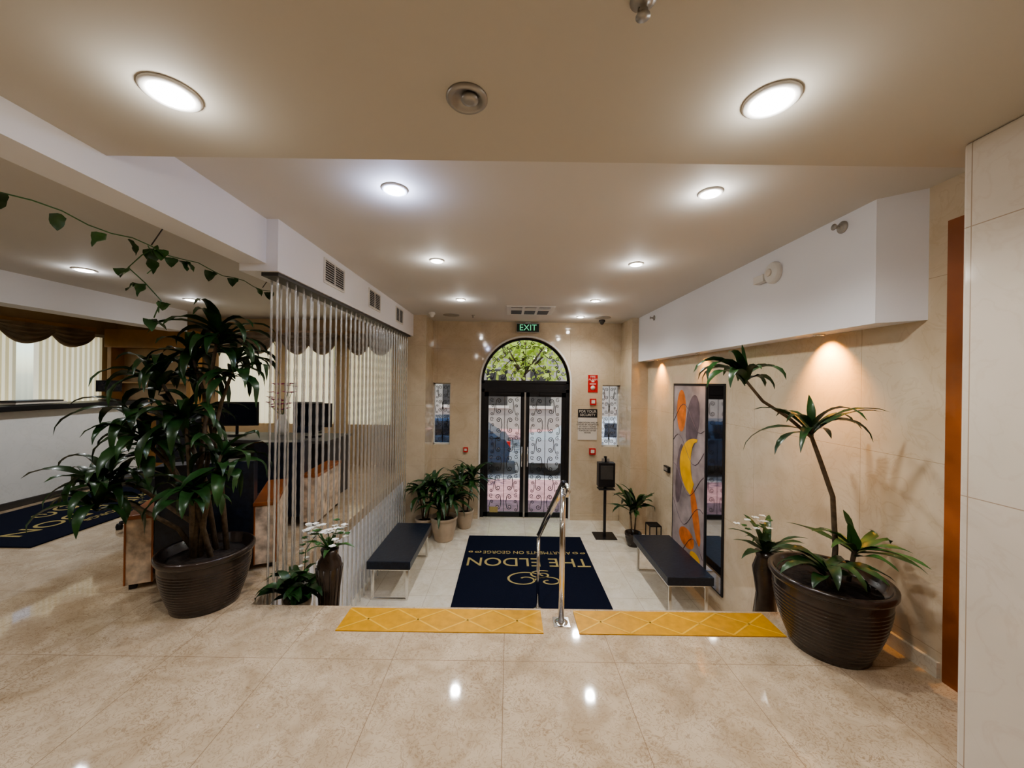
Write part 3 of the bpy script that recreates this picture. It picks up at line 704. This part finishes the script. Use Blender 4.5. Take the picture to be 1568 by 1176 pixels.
def office_chair(x,y,rot):
    b=B()
    for k in range(5):
        a=k*2*pi/5; b.tube([(x,y,.12),(x+.28*math.cos(a),y+.28*math.sin(a),.06)],.018,'black',8); b.lathe((x+.28*math.cos(a),y+.28*math.sin(a),.0),[(.025,0),(.03,.03),(.02,.06)],'black',10)
    b.cyl((x,y,.1),(x,y,.45),.025,'grey')
    b.box(x-.24,x+.24,y-.24,y+.24,.44,.52,'leather'); b.box(x-.22,x+.22,y+.2,y+.27,.58,1.15,'leather')
    b.box(x-.03,x+.03,y+.24,y+.28,.46,.65,'black')
    for s in(-1,1): b.tube([(x+s*.26,y+.1,.48),(x+s*.28,y+.1,.70),(x+s*.28,y-.15,.70)],.018,'black',8)
    b.finish('office_chair',bevel=.02)
office_chair(-3.2,5.80,0); office_chair(-3.6,3.9,0)
def armchair(cx,cy,w,d,a):
    b=B(); x=cx-w/2; y=cy-d/2
    b.box(x,x+.16,y,y+d,0.04,.50,'fabric'); b.box(x+w-.16,x+w,y,y+d,.04,.50,'fabric')
    b.box(x+.16,x+w-.16,y,y+.16,.1,.86,'leather'); b.box(x+.16,x+w-.16,y+.16,y+d-.02,.12,.42,'leather')
    b.box(x-.005,x+.165,y-.01,y+d+.01,.50,.53,'wood'); b.box(x+w-.165,x+w+.005,y-.01,y+d+.01,.50,.53,'wood')
    for (u,v) in((x,x+.012),(x+.148,x+.16),(x+w-.16,x+w-.148),(x+w-.012,x+w)): b.box(u,v,y-.006,y+.004,.04,.50,'wood')
    for q in(x+.02,x+w-.06):
        for c in(y+.02,y+d-.06): b.box(q,q+.04,c,c+.04,0,.05,'black')
    b.rot(cx,cy,a); b.finish('armchair',bevel=.012)
armchair(-2.42,3.18,.92,.75,math.radians(25)); armchair(-2.38,4.20,.78,.7,.1)

# ---------------------------------------------------------------- exterior
b=B(); b.box(-16,16,YB+.2,9.6,-1.1,-.95,'pave'); b.box(-16,16,9.6,9.75,-1.1,-.95,'paper'); b.box(-16,16,9.75,17,-1.15,-1.05,'road'); b.box(-16,16,17,20,-1.1,-.95,'pave'); b.finish('street_ground')
b=B(); b.box(-16,16,20,20.3,-1,6,'brick')
for i in range(14):
    for j in range(2):
        x=-15+i*2.3; b.box(x,x+1.1,19.95,20,.3+j*3,2.2+j*3,'dark'); b.box(x-.1,x+1.2,19.9,20,.15+j*3,.3+j*3,'paper')
b.finish('street_building')
def car(x,y,paint,rot=0):
    b=B(); z=-1.05
    prof=[(-2.2,.35),(-2.25,.7),(-2.1,.95),(-1.2,1.02),(1.0,1.05),(2.1,.98),(2.25,.75),(2.2,.35)]
    cab=[(-1.25,1.0),(-.55,1.5),(1.2,1.55),(1.95,1.02)]
    def ext(pr,hw,hw2,m):
        n=len(pr); zs=[p[1] for p in pr]; zm=max(zs); zn=min(zs)
        vs=[]
        for s in(-1,1):
            for (u,w) in pr:
                t=(w-zn)/(zm-zn); vs.append((x+u,y+s*(hw+(hw2-hw)*t),z+w))
        fs=[tuple(range(n))[::-1],tuple(range(n,2*n))]
        for i in range(n): fs.append((i,(i+1)%n,n+(i+1)%n,n+i))
        b.add(vs,fs,m)
    ext(prof,.88,.84,paint); ext(cab,.82,.62,paint)
    for s in(-1,1):
        for (a,c) in((-1.0,-.05),(.05,.95),(1.05,1.6)):
            ya=lambda w:y+s*(.83+( .62-.82)*(w-1.0)/.55)
            ta=.25 if a<-.5 else 0; tc=.3 if c>1.3 else 0
            b.add([(x+a,ya(1.08),z+1.08),(x+c,ya(1.08),z+1.08),(x+c-tc,ya(1.45),z+1.45),(x+a+ta+.05,ya(1.45),z+1.45)],[(0,1,2,3)],'screen')
        for wxx in(-1.4,1.4):
            b.lathe((x+wxx,y+s*.86-.1*(s+1)/1+.1,z+.34),[(.34,-.1),(.34,.1)],'black',24,'Y')
            b.lathe((x+wxx,y+s*.86-.1*(s+1)+.1,z+.34),[(.20,-.11),(.20,.11)],'grey',12,'Y')
    b.box(x-2.24,x-2.15,y-.75,y-.45,z+.66,z+.82,'lampw'); b.box(x+2.14,x+2.25,y-.8,y-.6,z+.66,z+.9,'red')
    b.finish('parked_car')
car(2.6,11.3,'carpaint'); car(-2.2,11.3,'carpaint2')
def tree(x,y,H,Rr,m,n=1100,s=.09):
    b=B(); b.tube([(x,y,-1),(x+.1,y,.6),(x-.1,y,H-.8),(x,y,H+.3)],[.12,.10,.08,.04],'bark',10)
    for k in range(6):
        a=k*1.05; b.tube([(x-.05,y,H-1),(x+Rr*.6*math.cos(a),y+Rr*.6*math.sin(a),H+U(-.2,.8))],[.05,.02],'bark',6)
    for i in range(n):
        u=Vector((random.gauss(0,1),random.gauss(0,1),random.gauss(0,1))).normalized()*Rr*U(.2,1)
        c=Vector((x,y,H+.4))+Vector((u.x,u.y,u.z*.8))
        a=Vector((U(-1,1),U(-1,1),U(-1,1))).normalized()*s*U(.6,1.3); d=a.orthogonal().normalized()*s*.6
        b.add([c-a,c-d,c+a,c+d],[(0,1,2,3)],m if R()<.5 else 'tleaf2')
    b.finish('street_tree',bevel=-1)
tree(-2.1,8.7,3.2,1.3,'tleaf',700); tree(1.8,8.8,3.2,1.3,'tleaf',700); tree(.6,15,2.8,2.6,'tleaf2',1500,.14); tree(-6,14.6,2.5,2,'tleaf')

# ---------------------------------------------------------------- light: sun + sky
l=bpy.data.lights.new('sun','SUN'); l.energy=3.4; l.angle=.01; l.color=(1,.96,.90)
o=bpy.data.objects.new('sun',l); o.rotation_euler=Vector((.2,.25,-.95)).to_track_quat('-Z','Y').to_euler(); col.objects.link(o)
w=bpy.data.worlds.new('sky'); sc.world=w; w.use_nodes=True; nt=w.node_tree
bg=nt.nodes['Background']; sk=nt.nodes.new('ShaderNodeTexSky'); sk.sky_type='NISHITA'; sk.sun_disc=False; sk.sun_elevation=.9; sk.sun_rotation=2.6
nt.links.new(sk.outputs[0],bg.inputs[0]); bg.inputs[1].default_value=.30

# ---------------------------------------------------------------- camera
cd=bpy.data.cameras.new('camera'); cd.sensor_width=36; cd.lens=36*580/1568; cd.shift_x=4/1568; cd.shift_y=-2/1568; cd.clip_start=.02
co=bpy.data.objects.new('camera',cd); co.location=(0,0,1.5); co.rotation_euler=(pi/2,math.radians(-.8),0); col.objects.link(co); sc.camera=co
